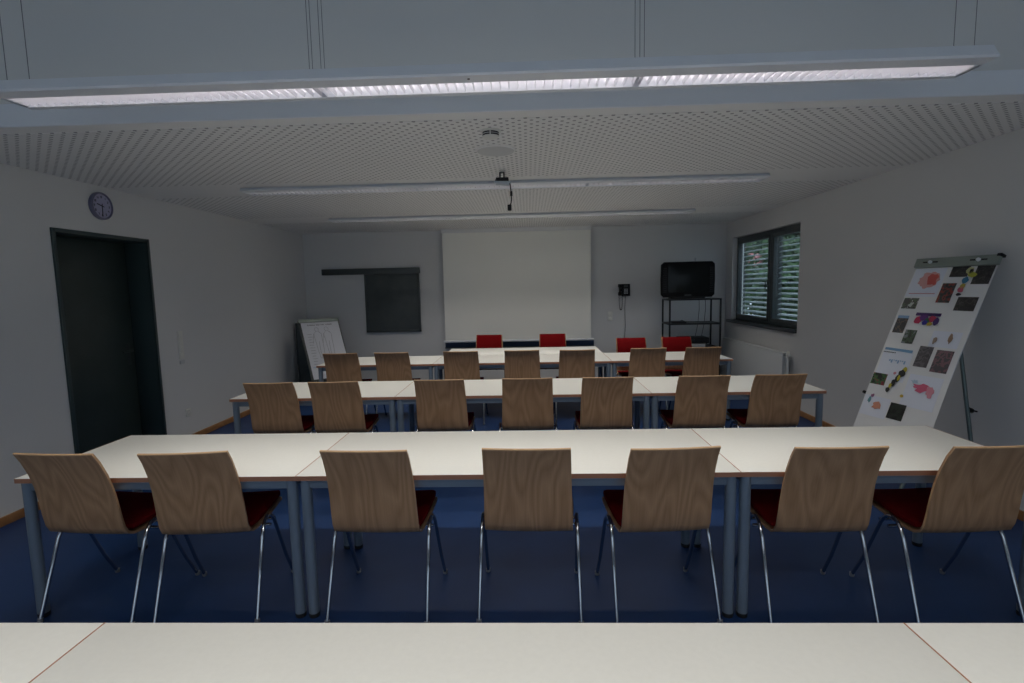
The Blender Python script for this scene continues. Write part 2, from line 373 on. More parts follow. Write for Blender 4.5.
leafy('shrub', 'small green shrub at the far left of the view through the window', 'shrub', (5.15, 13.5, -.7), [(0, 0, 1.1, .7), (-.2, -.2, 1.9, .65), (.15, .2, 2.6, .6), (0, 0, 3.2, .5)], 3200, .09, M['leaf'], [([(0, 0, 0), (.03, 0, 1.2), (0, 0, 2.4)], [.07, .05, .03])], 17)

# ------------------------------------------------------------------ radiator
rd = empty('radiator', (XR-.092, 7.48, .125)); tag(rd, 'white flat panel radiator on right wall below the window', 'radiator')
b = MB(); RW = 1.0
b.box((-.035, -RW, 0), (-.022, RW, .60)); b.box((.022, -RW, 0), (.035, RW, .60))
for i in range(40): y = -RW+.03+i*(2*RW-.06)/39; b.box((-.022, y-.003, .03), (.022, y+.003, .57))
b.build('panel', M['radiator'], rd, bevel=.003)
b = MB().box((-.04, -RW-.004, .595), (.04, RW+.004, .612)); b.build('top_grille', M['radiator'], rd, bevel=.003)
b = MB().tube([(0, -RW-.005, .56), (0, -RW-.06, .56), (0, -RW-.075, .545), (0, -RW-.075, -.1)], .011); b.build('pipe', M['radiator'], rd)
b = MB().lathe([(0, 0), (.02, 0), (.022, .02), (.018, .06), (0, .065)], (0, -RW-.075, .575), 'Z', 16); b.build('valve_knob', M['offwhite'], rd)
for y in (-RW+.2, RW-.23): MB().box((.03, y, .3), (.088, y+.03, .36)).build('wall_bracket', M['radiator'], rd)

# ------------------------------------------------------------------ ceiling luminaires
def make_luminaire(zw=None):
    o = empty('ceiling_luminaire'); LX = 2.25; H_ = .062; sec = 2*LX/3-.03
    # body: trapezoid trough, open underneath along the louvre; origin at the underside centre
    b = MB()
    pr = [(-.115, H_), (-.150, .008), (-.143, 0), (-.061, 0), (-.061, .002), (-.138, .003), (-.109, H_-.004)]
    pf = [(.085, H_), (.098, .008), (.093, 0), (.061, 0), (.061, .002), (.088, .003), (.079, H_-.004)]
    for q in (pr, pf):
        b.prism([(-LX-.003, y, z) for y, z in q], (2*LX+.006, 0, 0))
    b.box((-LX-.003, -.115, H_-.004), (LX+.003, .085, H_))
    for s in (-1, 1):
        x0, x1 = sorted((s*LX, s*(LX+.004))); b.box((x0, -.061, 0), (x1, .061, H_-.004))
        b.prism([(s*(LX+.006), -.115, H_), (s*(LX+.006), -.150, .0), (s*(LX+.006), .098, .0), (s*(LX+.006), .085, H_)], (-s*.004, 0, 0))
        x0, x1 = sorted((s*LX, s*(LX+.005))); b.box((x0, -.061, 0), (x1, .061, .003))
    b.build('housing', M['fixture'], o)
    for k in range(3):
        cx = (k-1)*(2*LX/3)
        rf = MB()
        for s in (1, -1): rf.sheet([[(cx-sec/2, s*.060, .001), (cx+sec/2, s*.060, .001)], [(cx-sec/2, s*.058, .025), (cx+sec/2, s*.058, .025)], [(cx-sec/2, s*.040, .052), (cx+sec/2, s*.040, .052)]], .001)
        rf.box((cx-sec/2, -.046, .052), (cx+sec/2, .046, .054))
        rf.build('reflector', M['reflector'], o)
        lv = MB(); n = 35; 
        for i in range(n+1):
            x = cx-sec/2+i*sec/n
            lv.prism([(x-.004, -.058, .024), (x, -.058, .002), (x+.004, -.058, .024)], (0, .116, 0))
        lv.build('louvre', M['reflector'], o)
        MB().tube([(cx-sec/2+.01, 0, .038), (cx+sec/2-.01, 0, .038)], .008, 10).build('fluorescent_tube', M['tube'], o)
        ld = bpy.data.lights.new('tube_light', 'AREA'); ld.shape = 'RECTANGLE'; ld.size = sec-.04; ld.size_y = .085; ld.energy = LAMP_W; ld.color = LAMP_COL
        ld.spread = R(SPREAD)
        lo = bpy.data.objects.new('tube_light', ld); C.objects.link(lo); lo.parent = o; lo.location = (cx, 0, -.001)
    if zw:
        wr = [(-LX+.005, 0), (-LX+.115, 0)] + [(-LX*.333-d_+.022, 0) for d_ in (.055, .040, .0, -.017)] + [(LX*.333+d_, 0) for d_ in (-.02, .002, .022)] + [(LX-.10, 0), (LX-.01, 0)]
        for x, y in wr: MB().tube([(x, y-.03, H_), (x, y-.03, zw)], .0016, 6).build('suspension_wire', M['wire'], o)
    else:
        for x in (-LX*.66, 0, LX*.66): MB().lathe([(0, 0), (.02, 0), (.02, .004), (0, .004)], (x, 0, H_-.001), 'Z', 12).build('ceiling_bracket', M['fixture'], o)
    return o
SPREAD = 115
l1 = make_luminaire(ZU-2.553); l1.location = (-.222, 2.54, 2.553)
tag(l1, 'long white luminaire hanging on wires in front, three bright louvre sections', 'ceiling light')
MB().lathe([(0, 0), (.006, 0), (.006, -.002), (0, -.002)], (-.03, -.105, 0), 'Z', 10).build('screw', M['black'], l1)
l2 = make_luminaire(); l2.location = (-.235, 4.96, ZC-.034); l2.scale = (1.07, 1, .55)
tag(l2, 'long white luminaire under perforated ceiling, middle one of three', 'ceiling light')
for ch in l2.children:
    if ch.name.startswith('fluorescent_tube'):
        ch.data.materials[0] = M['tubeshaded']
l3 = copy_tree(l2); l3.location = (-.225, 7.07, ZC-.034)
tag(l3, 'long white luminaire closest to the projection screen', 'ceiling light')
l4 = copy_tree(l1); l4.location = (-.19, .35, 2.553)  # unseen luminaire at the row spacing, added for light on the nearest tables
tag(l4, 'unseen long white luminaire on wires added above the nearest table row for its light', 'ceiling light')

# smoke detector, round cover, projector mount
sd = empty('smoke_detector', (-.215, 3.31, ZC-.004)); tag(sd, 'small round white smoke detector with dark slots on ceiling', 'smoke detector')
MB().lathe([(0, 0), (.062, 0), (.064, -.008), (.056, -.012), (0, -.012)], seg=32).build('base', M['offwhite'], sd)
MB().lathe([(0, -.010), (.051, -.010), (.051, -.034), (0, -.034)], seg=32).build('sensing_chamber', M['black'], sd)
b = MB().lathe([(.0, -.034), (.052, -.034), (.049, -.041), (.03, -.048), (0, -.050)], seg=32)
b.lathe([(.045, -.0215), (.0525, -.0215), (.0525, -.0245), (.045, -.0245), (.045, -.0215)], seg=32)
for k in range(4): a = PI/2*k; b.box((.045, -.003, -.036), (.053, .003, -.010), M=Matrix.Rotation(a, 4, 'Z'))
b.build('cap', M['offwhite'], sd)
rc = empty('ceiling_loudspeaker', (-.212, 3.765, ZC-.004)); tag(rc, 'flat round pale grille on ceiling behind the smoke detector', 'ceiling cover')
MB().lathe([(0, 0), (.134, 0), (.136, -.004), (.127, -.013), (0, -.015)], seg=40).build('grille', M['grey'], rc)
MB().lathe([(.130, -.001), (.142, -.001), (.140, -.006), (.130, -.010)], seg=40).build('rim', M['plain'], rc)
pm = empty('projector_mount', (-.205, 4.48, ZC-.004)); tag(pm, 'black projector mount on ceiling with grey plate, no projector fitted', 'projector mount')
MB().lathe([(0, 0), (.022, 0), (.022, -.004), (0, -.004)], seg=20).build('ceiling_plate', M['black'], pm)
MB().tube([(-.017, 0, 0), (-.017, 0, -.05)], .006).tube([(.017, 0, 0), (.017, 0, -.05)], .006).build('rod', M['black'], pm)
b = MB().box((-.05, -.03, -.070), (.055, .03, -.046)); 
for a in (.4, 1.7, 2.9, 4.4): b.tube([(0, 0, -.056), (.06*math.cos(a), .05*math.sin(a), -.06)], .006, 6)
b.build('swivel_bracket', M['black'], pm, bevel=.002)
MB().prism([(-.062, -.05, -.078), (-.055, -.05, -.096), (.058, -.05, -.108), (.070, -.05, -.082)], (0, .085, 0)).build('mounting_plate', mat('blue_grey_plate', (.38, .43, .50), .4), pm, bevel=.003)
cb = empty('cable', (-.205, 4.46, ZC-.08)); tag(cb, 'black cable with plugs dangling from the projector mount', 'cable')
pts = [(.035, 0, .015), (.055, 0, .0), (.068, -.005, -.03), (.072, -.008, -.07), (.075, -.006, -.11), (.078, -.004, -.15), (.073, 0, -.18), (.064, 0, -.20)]
MB().tube(pts, .0045, 8).build('cord', M['black'], cb)
MB().box((.066, -.012, -.125), (.086, .006, -.085)).build('plug', M['black'], cb, bevel=.004)
MB().box((.042, -.018, -.245), (.076, .014, -.195)).build('plug', M['black'], cb, bevel=.006)

# ------------------------------------------------------------------ tables
def make_table(LN, D=.75):
    o = empty('table'); H_ = .735; t = .025
    top = MB().box((0, 0, H_-t), (LN, D, H_)).build('tabletop', M['ttop'], o, bevel=.0015)
    e = .0012; b = MB()
    b.box((.0008, -.0004, H_-t+.001), (LN-.0008, .0030, H_-.0012)); b.box((.0008, D-.003, H_-t+.001), (LN-.0008, D+.0004, H_-.0012))
    b.box((-.0004, 0, H_-t+.001), (.003, D, H_-.0012)); b.box((LN-.003, 0, H_-t+.001), (LN+.0004, D, H_-.0012))
    # thin beech lip visible from above along the four edges
    e = .0017
    b.box((0, 0, H_-.003), (e, D, H_+.0003)); b.box((LN-e, 0, H_-.003), (LN, D, H_+.0003))
    b.build('edge_band', M['tedge'], top, smooth=False)
    f = MB(); i = .034; z0, z1 = H_-t-.045, H_-t
    f.box((i, i-.012, z0), (LN-i, i+.012, z1)); f.box((i, D-i-.012, z0), (LN-i, D-i+.012, z1))
    f.box((i-.012, i, z0), (i+.012, D-i, z1)); f.box((LN-i-.012, i, z0), (LN-i+.012, D-i, z1))
    f.build('apron_frame', M['steel'], o, bevel=.002)
    for x in (i, LN-i):
        for y in (i, D-i):
            lg = MB().tube([(x, y, .02), (x, y, H_-t)], .0255, 20).build('leg', M['steel'], o)
            MB().lathe([(0, 0), (.024, 0), (.0262, .006), (.0262, .022), (0, .022)], (x, y, 0), 'Z', 20).build('foot_cap', M['cap'], lg)
    return o
short_t, long_t = make_table(1.398), make_table(2.110)
rows = [(-2.560, .530, 'front row nearest the camera'), (-2.532, 2.372, 'second row from the camera'), (-2.520, 4.185, 'third row from the camera'), (-2.545, 6.04, 'fourth row from the camera')]
used = set()
for ri, (x0, y0, nm) in enumerate(rows):
    for k, (src, dx) in enumerate(((short_t, 0), (long_t, 1.399), (short_t, 3.510))):
        if id(src) in used: o = copy_tree(src)
        else: o = src; used.add(id(src))
        o.location = (x0+dx, y0, 0); o.rotation_euler = (0, 0, 0)
        side = ('short left table', 'long middle table', 'short right table')[k]
        tag(o, 'cream topped %s in the %s' % (side, nm), 'table', 'cream topped tables in rows')
o = copy_tree(long_t); o.location = (-1.143, 6.80, 0)
tag(o, 'cream long table before the screen, behind the fourth row, with two red chairs', 'table', 'cream topped tables in rows')

# ------------------------------------------------------------------ chairs
PROF = [(0, .885), (.030, .835), (.060, .765), (.083, .69), (.098, .61), (.108, .54), (.120, .48), (.140, .44), (.175, .420), (.23, .415), (.30, .422), (.38, .435), (.46, .447), (.505, .449), (.535, .440)]
def width(t):   # half width along the shell
    return [.201, .203, .205, .207, .209, .211, .212, .213, .214, .217, .223, .229, .232, .228, .205][t]
def shell_grid(off=0, i0=0, i1=15, shrink=0, nu=9):
    g = []
    for i in range(i0, i1):
        y, z = PROF[i]; hw = width(i)-shrink; row = []
        a = PROF[min(i+1, 14)]; b = PROF[max(i-1, 0)]; ty, tz = a[0]-b[0], a[1]-b[1]; l = math.hypot(ty, tz); ny, nz = -tz/l, ty/l   # towards the sitter
        for j in range(nu):
            u = j/(nu-1)*2-1; cv = .005*u*u
            yy, zz = y+ny*(off+cv), z+nz*(off+cv)
            row.append((u*hw, yy, zz))
        g.append(row)
    return g
def make_chair(padded_back=False):
    o = empty('chair')
    MB().sheet(shell_grid(), .011).build('shell', M['beech'], o)
    # thin paler lip of the ply along the top of the backrest
    g = [[(x, y, z+.0005) for x, y, z in r] for r in shell_grid()[:1]]; t = [(x, y-.0, z) for x, y, z in g[0]]
    MB().tube([(x, y+.0055, z) for x, y, z in t], .0058, 8).build('top_edge', M['beechlight'], o)
    if padded_back:
        MB().sheet([[(x, y, z-(.012 if i == 0 else 0)) for x, y, z in r_] for i, r_ in enumerate(shell_grid(.022, 0, 6, .012))], .021).build('back_pad', M['red'], o, bevel=.004)
    MB().sheet(shell_grid(.024, 8, 15, .008), .023).build('seat_pad', M['red'], o, bevel=.004)
    for s in (-1, 1):
        rear = [(s*.246, .075, .012), (s*.243, .135, .18), (s*.240, .205, .375), (s*.239, .230, .420), (s*.2385, .255, .445), (s*.239, .285, .454)]
        front = [(s*.239, .285, .454), (s*.240, .315, .448), (s*.242, .335, .428), (s*.244, .352, .40), (s*.248, .46, .15), (s*.251, .535, .012)]
        for pts, f in ((rear, rear[0]), (front, front[-1])):
            lg = MB().tube(pts, .0095, 10).build('leg', M['chrome'], o)
            MB().lathe([(0, 0), (.010, 0), (.0125, .004), (.0125, .022), (0, .024)], (f[0], f[1], 0), 'Z', 12).build('foot_cap', M['foot'], lg)
    for y, z in ((.30, .400), (.36, .408)):
        MB().tube([(-.247, y, z), (.247, y, z)], .0085, 10).build('cross_bar', M['chrome'], o)
    b = MB()
    for s in (-1, 1): b.box((s*.12-.012, .29, .396), (s*.12+.012, .355, .408))
    b.build('seat_support', M['blackmetal'], o)
    return o
chair0 = make_chair(); chair1 = make_chair(True); fresh = {'plain', 'red'}
def place_chair(x, y, rz, label, group, kind='plain'):
    """x, y: middle of the backrest's top edge"""
    src = chair0 if kind == 'plain' else chair1
    if kind in fresh: o = src; fresh.discard(kind)
    else: o = copy_tree(src)
    o.rotation_euler = (0, 0, rz); o.location = (x, y, 0); tag(o, label, 'chair', group); return o
names = ['leftmost', 'second from left', 'third from left', 'middle', 'third from right', 'second from right', 'rightmost']
near = [(-2.224, 2.262, -3.5), (-1.60, 2.255, 4.5), (-.764, 2.258, -1.2), (-.023, 2.262, -1.8), (.643, 2.25, 3.8), (1.355, 2.234, .4), (2.02, 2.225, 2.5)]
mid = [(-2.118, 4.05, 1), (-1.586, 4.05, 1.5), (-.732, 4.075, 0), (-.021, 4.075, .5), (.619, 4.07, -.5), (1.38, 4.07, 0), (1.978, 4.075, 1)]
far = [(-2.216, 5.93, 1), (-1.612, 5.93, -1), (-.80, 5.93, 0), (-.087, 5.93, 0), (.548, 5.886, .5), (1.368, 5.93, -.5), (1.995, 5.93, 1)]
for lst, nm, g in ((near, 'seven-chair row nearest the camera', 'chairs in the nearest row'), (mid, 'middle row of chairs', 'chairs in the middle row'), (far, 'farthest row of wooden chairs', 'chairs in the farthest row')):
    for i, (x, y, a) in enumerate(lst):
        place_chair(x, y, R(a), 'plywood chair, %s in the %s' % (names[i], nm), g)
for x, y, lb in ((-.616, 7.988, 'left of the two red-backed chairs in front of the projection screen'), (.359, 7.961, 'right of the two red-backed chairs in front of the projection screen'),
              (1.392, 7.136+.0, 'left of the two red-backed chairs in front of the television stand'), (2.013, 7.162, 'right of the two red-backed chairs in front of the television stand')):
    place_chair(x, y, PI, lb, 'red-backed chairs facing the camera', 'red')

# ------------------------------------------------------------------ far wall things
sc_ = empty('projection_screen', (-.185, YF-.12, 0)); tag(sc_, 'large pale projection screen pulled down on the far wall', 'projection screen')
HW = 1.215
MB().box((-HW, -.002, .745), (HW, .0, ZC-.06)).build('screen_cloth', M['screen'], sc_, smooth=False)
MB().tube([(-HW-.03, 0, .735), (HW+.045, 0, .733)], .02, 12).build('bottom_bar', M['whitemetal'], sc_)
MB().box((-HW-.005, -.045, ZC-.062), (HW+.005, .05, ZC-.001)).build('roller_case', M['plain'], sc_, bevel=.004)
bb = empty('wall_ledge', (-.185, YF, 0)); tag(bb, 'dark blue strip on far wall just below the projection screen', 'wall strip')
MB().box((-1.235, -.045, .625), (1.27, -.001, .722)).build('board', M['bluedark'], bb, bevel=.002)
MB().box((-1.24, -.055, .612), (1.275, -.001, .628)).build('board_frame', M['boardframe'], bb, bevel=.002)
# sliding chalkboard at the left
sb = empty('sliding_board', (-2.6, YF, 0)); tag(sb, 'dark square board hanging below a long dark rail on far wall', 'sliding board')
MB().box((-.86, -.075, 1.885), (.79, -.002, 1.985)).build('rail', M['boardframe'], sb, bevel=.004)
fr = MB(); 
for a, c in (((-.155, .905), (-.125, 1.885)), ((.735, .905), (.775, 1.885)), ((-.155, .905), (.775, .945)), ((-.155, 1.865), (.775, 1.885))): fr.box((a[0], -.045, a[1]), (c[0], -.004, c[1]))
fr.build('board_frame', M['boardframe'], sb, bevel=.003)
MB().box((-.13, -.032, .94), (.74, -.006, 1.87)).build('board', M['darkboard'], sb, bevel=.002)
# flip chart leaning in the left corner, dark panel added for shade behind it
dp = empty('shade_panel', (-3.70, 8.12, 0), R(50)); tag(dp, 'dark panel added for the shade behind the small flip chart in the left corner', 'shade_panel')
MB().box((-.0, -.012, .0), (.56, .012, 1.10)).build('panel', M['darkboard'], dp)
MB().box((-.012, -.016, 0), (.0, .016, 1.12)).box((.56, -.016, 0), (.572, .016, 1.12)).box((-.012, -.016, 1.10), (.572, .016, 1.12)).build('panel_frame', M['boardframe'], dp)

def chart(name, label, top, th, ph, W, L):
    """frame whose local x runs along the board, local z up the board, origin at the middle of the top edge"""
    o = empty(name, top); o.rotation_mode = 'QUATERNION'
    m = Matrix.Rotation(th, 4, 'Z') @ Matrix.Rotation(-ph, 4, 'X'); o.rotation_quaternion = m.to_quaternion()
    tag(o, label, 'flip chart'); return o, m
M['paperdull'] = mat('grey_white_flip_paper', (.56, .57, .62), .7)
o, m = chart('flip_chart', 'small flip chart with a sketched sheet leaning in the far left corner', (-3.262, 7.92, 1.182), .713, .528, .62, .98)
W_, L_ = .62, 1.0
MB().box((-W_/2, .0, -L_), (W_/2, .016, 0)).build('board', M['boardframe'], o, bevel=.003)
MB().box((-W_/2, -.022, -.045), (W_/2, .0, .012)).build('clamp_bar', M['fliphead'], o, bevel=.003)
ps = MB().sheet([[(-W_/2+.03+(W_-.05)*j/4, -.007-.003*math.sin(i*1.3), -.045-i*.104) for j in range(5)] for i in range(10)], .001).build('paper_sheet', M['paperdull'], o)
ink = MB(); rnd = random.Random(2)
for i in range(22):
    x = -.19+i*.017
    if i in (7, 15): continue
    ink.box((x, -.0125, -.098-rnd.random()*.006), (x+.012, -.0095, -.090+rnd.random()*.008))
def stroke(pts, r=.0022): ink.tube([(x, -.0105, z) for x, z in pts], r, 5)
for cx in (-.07, .08):
    stroke([(cx+.03*math.cos(a), -.17+.035*math.sin(a)) for a in [k*PI/6 for k in range(13)]])
    stroke([(cx-.02, -.205), (cx-.06, -.25), (cx-.05, -.36), (cx-.045, -.50), (cx-.03, -.66)]); stroke([(cx+.02, -.205), (cx+.06, -.25), (cx+.05, -.36), (cx+.045, -.50), (cx+.03, -.66)])
    stroke([(cx, -.37), (cx-.01, -.50), (cx-.01, -.66)]); stroke([(cx-.05, -.25), (cx-.085, -.34), (cx-.09, -.40)])
for i in range(12): ink.box((-.23+.012*rnd.random(), -.0115, -.25-i*.045), (-.18+.03*rnd.random(), -.0095, -.245-i*.045))
ink.build('sketch', mat('faint_marker_line', (.26, .26, .28), .7), ps)
MB().box((-.25, -.0120, -.80), (.10, -.0095, -.79)).build('sketch_line', M['inkblue'], ps)
def foot_leg(o, m, top, a, foot, r=.010, name='leg', mt=None):   # leg from local point a down to the world floor point foot
    loc = mi_ @ (Vector(foot) - Vector(top)); MB().tube([a, loc], r, 10).build(name, mt or M['leg'], o)
mi_ = m.inverted().to_3x3(); tp = (-3.262, 7.92, 1.182)
n = m.to_3x3() @ Vector((0, -1, 0)); dn = m.to_3x3() @ Vector((0, 0, -1)); rt = m.to_3x3() @ Vector((1, 0, 0))
for s in (-1, 1):
    f = Vector(tp)+rt*s*.27+dn*(1.182/-dn.z)*1.0; f.z = .005
    foot_leg(o, m, tp, Vector((s*.27, .03, -.5)), f-n*.04)
foot_leg(o, m, tp, Vector((0, .03, -.04)), (-3.52, 8.28, .005))

TP = (3.11, 3.885, 1.755)
o, m = chart('flip_chart', 'large flip chart covered with photos and drawings by the right wall', TP, R(-77.2), R(22.6), .575, 1.4)
mi_ = m.inverted().to_3x3(); W_ = .575
MB().box((-.27, .0, -1.02), (.27, .018, -.02)).build('board', M['whitemetal'], o, bevel=.004)
hd = MB().box((-W_/2-.005, -.028, -.068), (W_/2+.008, .0, .004)).build('clamp_bar', M['fliphead'], o, bevel=.004)
k_ = MB()
for cx in (-.17, .17): k_.box((cx-.055, -.032, -.036), (cx-.018, -.028, -.026)); k_.box((cx+.018, -.032, -.036), (cx+.055, -.028, -.026))
k_.build('slot', M['black'], hd)
k_ = MB()
for cx in (-.17, .17): k_.lathe([(0, -.04), (.012, -.04), (.014, -.028), (0, -.028)], (cx, 0, -.031), 'Y', 14)
k_.build('peg', M['whitemetal'], hd)
MB().box((W_/2-.012, -.032, -.010), (W_/2+.016, .012, .010)).build('corner_cap', M['black'], o, bevel=.003)
def pz(v): return -.066 - v*1.205
def bow(u, v): # paper stands slightly off the board and curls at the lower right
    return -.004-.010*math.sin(v*3.0) - .05*max(0, v-.72)**2*0 + .09*max(0, u-.5)*max(0, v-.62)**1.5
ps = MB().sheet([[(-W_/2+W_*j/8, bow(j/8, i/18*1.12), pz(i/18*1.12)) for j in range(9)] for i in range(19)], .0012).build('paper_sheet', M['paper'], o)
def patch(u, v, du, dv, skew=0, off=.003):   # small sheet following the paper
    x0 = -W_/2+(u-du/2)*W_; g = []
    for i in range(4):
        vv = v-dv/2+dv*i/3; g.append([(x0+du*W_*j/3+skew*(vv-v), bow(u-du/2+du*j/3, vv)-off, pz(vv)) for j in range(4)])
    return MB().sheet(g, .0008)
def blob(u, v, ru, rv, seed, off=.005, n=18, jag=.25):
    rnd = random.Random(seed); pts = []
    for k in range(n):
        a = 2*PI*k/n; q = 1-jag*rnd.random(); uu, vv = u+ru*q*math.cos(a), v+rv*q*math.sin(a)
        pts.append((-W_/2+uu*W_, bow(uu, vv)-off, pz(vv)))
    return pts
P1 = ((.012, .012, .014), (.03, .026, .026), (.015, .02, .015), (.07, .06, .06), (.02, .02, .024))
photos = [(.60, .030, .215, .075, P1), (.885, .052, .20, .125, P1), (.54, .170, .17, .125, ((.02, .02, .02), (.05, .04, .04), (.25, .03, .02), (.03, .02, .02))),
 (.83, .237, .235, .085, P1), (.125, .242, .205, .072, ((.02, .02, .02), (.05, .09, .04), (.03, .03, .03), (.45, .48, .45))), (.115, .385, .155, .115, ((.03, .035, .04), (.12, .08, .06), (.02, .02, .02))),
 (.30, .462, .155, .090, ((.02, .03, .02), (.05, .09, .05), (.20, .22, .24))), (.585, .577, .175, .130, ((.08, .07, .08), (.13, .12, .13), (.06, .055, .06))), (.825, .592, .205, .135, ((.08, .07, .08), (.20, .10, .12), (.07, .065, .07))),
 (.115, .757, .205, .075, ((.02, .02, .02), (.05, .13, .04), (.25, .04, .05))), (.51, .935, .21, .100, ((.012, .012, .012), (.02, .03, .02), (.03, .03, .03)))]
PL = ['dark photo at the top middle', 'dark photo at the top right corner', 'photo with a red shape', 'wide dark photo at right', 'wide dark photo at left', 'photo with a pale blue sky strip', 'dark green photo', 'grey photo left of its twin', 'grey photo right of its twin', 'green and red photo at lower left', 'dark photo at the bottom']
for i, (u, v, du, dv, cols) in enumerate(photos):
    patch(u, v, du, dv).build('photo', mat_photo('photo_print_%d' % i, cols, 26, i), ps)['label'] = PL[i]
patch(.115, .335, .155, .018, 0, .0042).build('photo_sky', M['inkblue'], ps)
M['sheetblue'] = mat('cool_white_paper', (.74, .77, .86), .7)
for u, v, du, dv in ((.22, .10, .42, .19), (.24, .66, .42, .19), (.72, .79, .42, .20), (.20, .935, .38, .13), (.76, .46, .35, .10)):
    patch(u, v, du, dv, 0, .0018).build('drawing_sheet', M['sheetblue'], ps)
def shape(poly, name, col, rough=.7):
    mm = mat(name+'_colour', col, rough); c0 = sum((Vector(q) for q in poly), Vector())/len(poly)
    n = len(poly); b = MB(); b.add(poly+[tuple(Vector(q)+Vector((0, .0008, 0))) for q in poly], [tuple(range(n)), tuple(range(2*n-1, n-1, -1))]+[(i, (i+1) % n, n+(i+1) % n, n+i) for i in range(n)])
    return b.build('crayon_drawing' if name != 'cutout' else 'paper_cutout', mm, ps, smooth=False)
shape(blob(.255, .085, .15, .060, 1, .0052, 30, .22), 'crayon', (.68, .36, .34)); shape(blob(.30, .080, .085, .052, 2, .0062, 20, .4), 'crayon', (.62, .12, .10))
MB().box((-W_/2+.05*W_, -.012, pz(.178)), (-W_/2+.40*W_, -.011, pz(.172))).build('crayon_line', mat('pink_line', (.6, .3, .32), .7), ps)
for u, v, ru, rv, cdef in ((.72, .028, .05, .028, (.5, .5, .25)), (.76, .055, .065, .022, (.45, .45, .06)), (.71, .09, .05, .028, (.05, .22, .38)), (.71, .125, .035, .02, (.5, .4, .08)), (.705, .15, .04, .024, (.6, .12, .18)), (.70, .18, .04, .012, (.03, .02, .03)), (.74, .035, .03, .018, (.02, .02, .02))):
    shape(blob(u, v, ru, rv, int(u*1000+v*100), .0062, 10, .35), 'cutout', cdef)
shape([(-W_/2+u*W_, bow(u, v)-.0055, pz(v)) for u, v in ((.275, .302), (.60, .302), (.60, .322), (.275, .322))], 'cutout', (.07, .03, .14))
for k, (u, v, ru, rv, c_) in enumerate(((.33, .35, .06, .03, (.5, .03, .09)), (.40, .335, .07, .022, (.12, .03, .2)), (.46, .355, .05, .026, (.03, .12, .06)), (.52, .34, .06, .024, (.45, .04, .10)), (.50, .372, .045, .014, (.55, .38, .04)), (.57, .355, .04, .03, (.06, .03, .15)), (.43, .365, .04, .018, (.03, .03, .3)))):
    shape(blob(u, v, ru, rv, k+60, .0062+k*.0002, 12, .3), 'cutout', c_)
for k, (u, v, ru, rv, c_) in enumerate(((.42, .675, .035, .022, (.5, .42, .05)), (.40, .70, .055, .028, (.02, .02, .02)), (.37, .735, .04, .030, (.03, .03, .02)), (.385, .73, .02, .02, (.55, .45, .03)), (.335, .765, .035, .03, (.02, .02, .02)), (.31, .79, .022, .02, (.5, .42, .04)), (.295, .815, .035, .018, (.02, .02, .02)), (.31, .705, .022, .012, (.6, .25, .3)))):
    shape(blob(u, v, ru, rv, k+90, .0062+k*.0002, 12, .3), 'cutout', c_)
shape(blob(.72, .765, .17, .032, 130, .006, 20, .6), 'crayon', (.66, .13, .22)); shape(blob(.83, .78, .06, .045, 131, .0064, 14, .5), 'crayon', (.68, .28, .34))
shape(blob(.60, .735, .06, .016, 132, .006, 14, .6), 'crayon', (.45, .58, .68)); shape(blob(.51, .835, .025, .010, 133, .006, 12, .1), 'crayon', (.62, .42, .05))
shape(blob(.23, .93, .075, .036, 134, .006, 14, .5), 'crayon', (.65, .28, .18)); shape(blob(.10, .90, .03, .028, 135, .006, 12, .5), 'crayon', (.15, .35, .38)); shape(blob(.12, .87, .03, .016, 136, .006, 12, .5), 'crayon', (.35, .15, .25))
shape(blob(.645, .47, .03, .028, 137, .006, 12, .4), 'crayon', (.30, .22, .17)); shape(blob(.825, .45, .03, .04, 138, .006, 12, .4), 'crayon', (.28, .18, .12))
shape([(-W_/2+u*W_, bow(u, v)-.0045, pz(v)) for u, v in ((.04, .545), (.43, .548), (.43, .566), (.04, .560))], 'cutout', (.20, .38, .58))
t_ = MB()
for i in range(9): t_.box((-W_/2+(.035+i*.02)*W_, -.0185, pz(.578)), (-W_/2+(.05+i*.02)*W_, -.0178, pz(.572)))
t_.build('printed_line', M['ink'], ps)
t_ = MB()
for i in range(8): t_.box((-W_/2+(.16+i*.03)*W_, -.0185, pz(.632+.01*math.sin(i*2))), (-W_/2+(.18+i*.03)*W_, -.0178, pz(.620)))
t_.build('printed_line', M['inkblue'], ps)
n = m.to_3x3() @ Vector((0, -1, 0)); dn = m.to_3x3() @ Vector((0, 0, -1)); rt = m.to_3x3() @ Vector((1, 0, 0))
for s in (-1, 1):
    f = Vector(TP)+rt*s*.24+dn*(1.75/-dn.z); f.z = .008
    a = Vector((s*.24, .03, -.45)); foot_leg(o, m, TP, a, f, .012)
b0 = Vector((-.05, .03, -.06)); f0 = (3.19, 3.667, .01); foot_leg(o, m, TP, b0, f0, .013)
lk = mi_ @ (Vector((3.185, 3.785, .66)) - Vector(TP)); MB().lathe([(0, -.02), (.018, -.02), (.018, .02), (0, .02)], tuple(lk), 'Y', 12).tube([tuple(lk), tuple(lk+Vector((.05, 0, 0)))], .006).build('clamp_knob', M['black'], o)
MB().lathe([(0, -.02), (.012, -.02), (.012, .0), (0, .0)], (-.31, .012, -1.10), 'Y', 12).box((-.33, 0, -1.105), (-.27, .014, -1.095)).build('clamp_knob', M['black'], o)

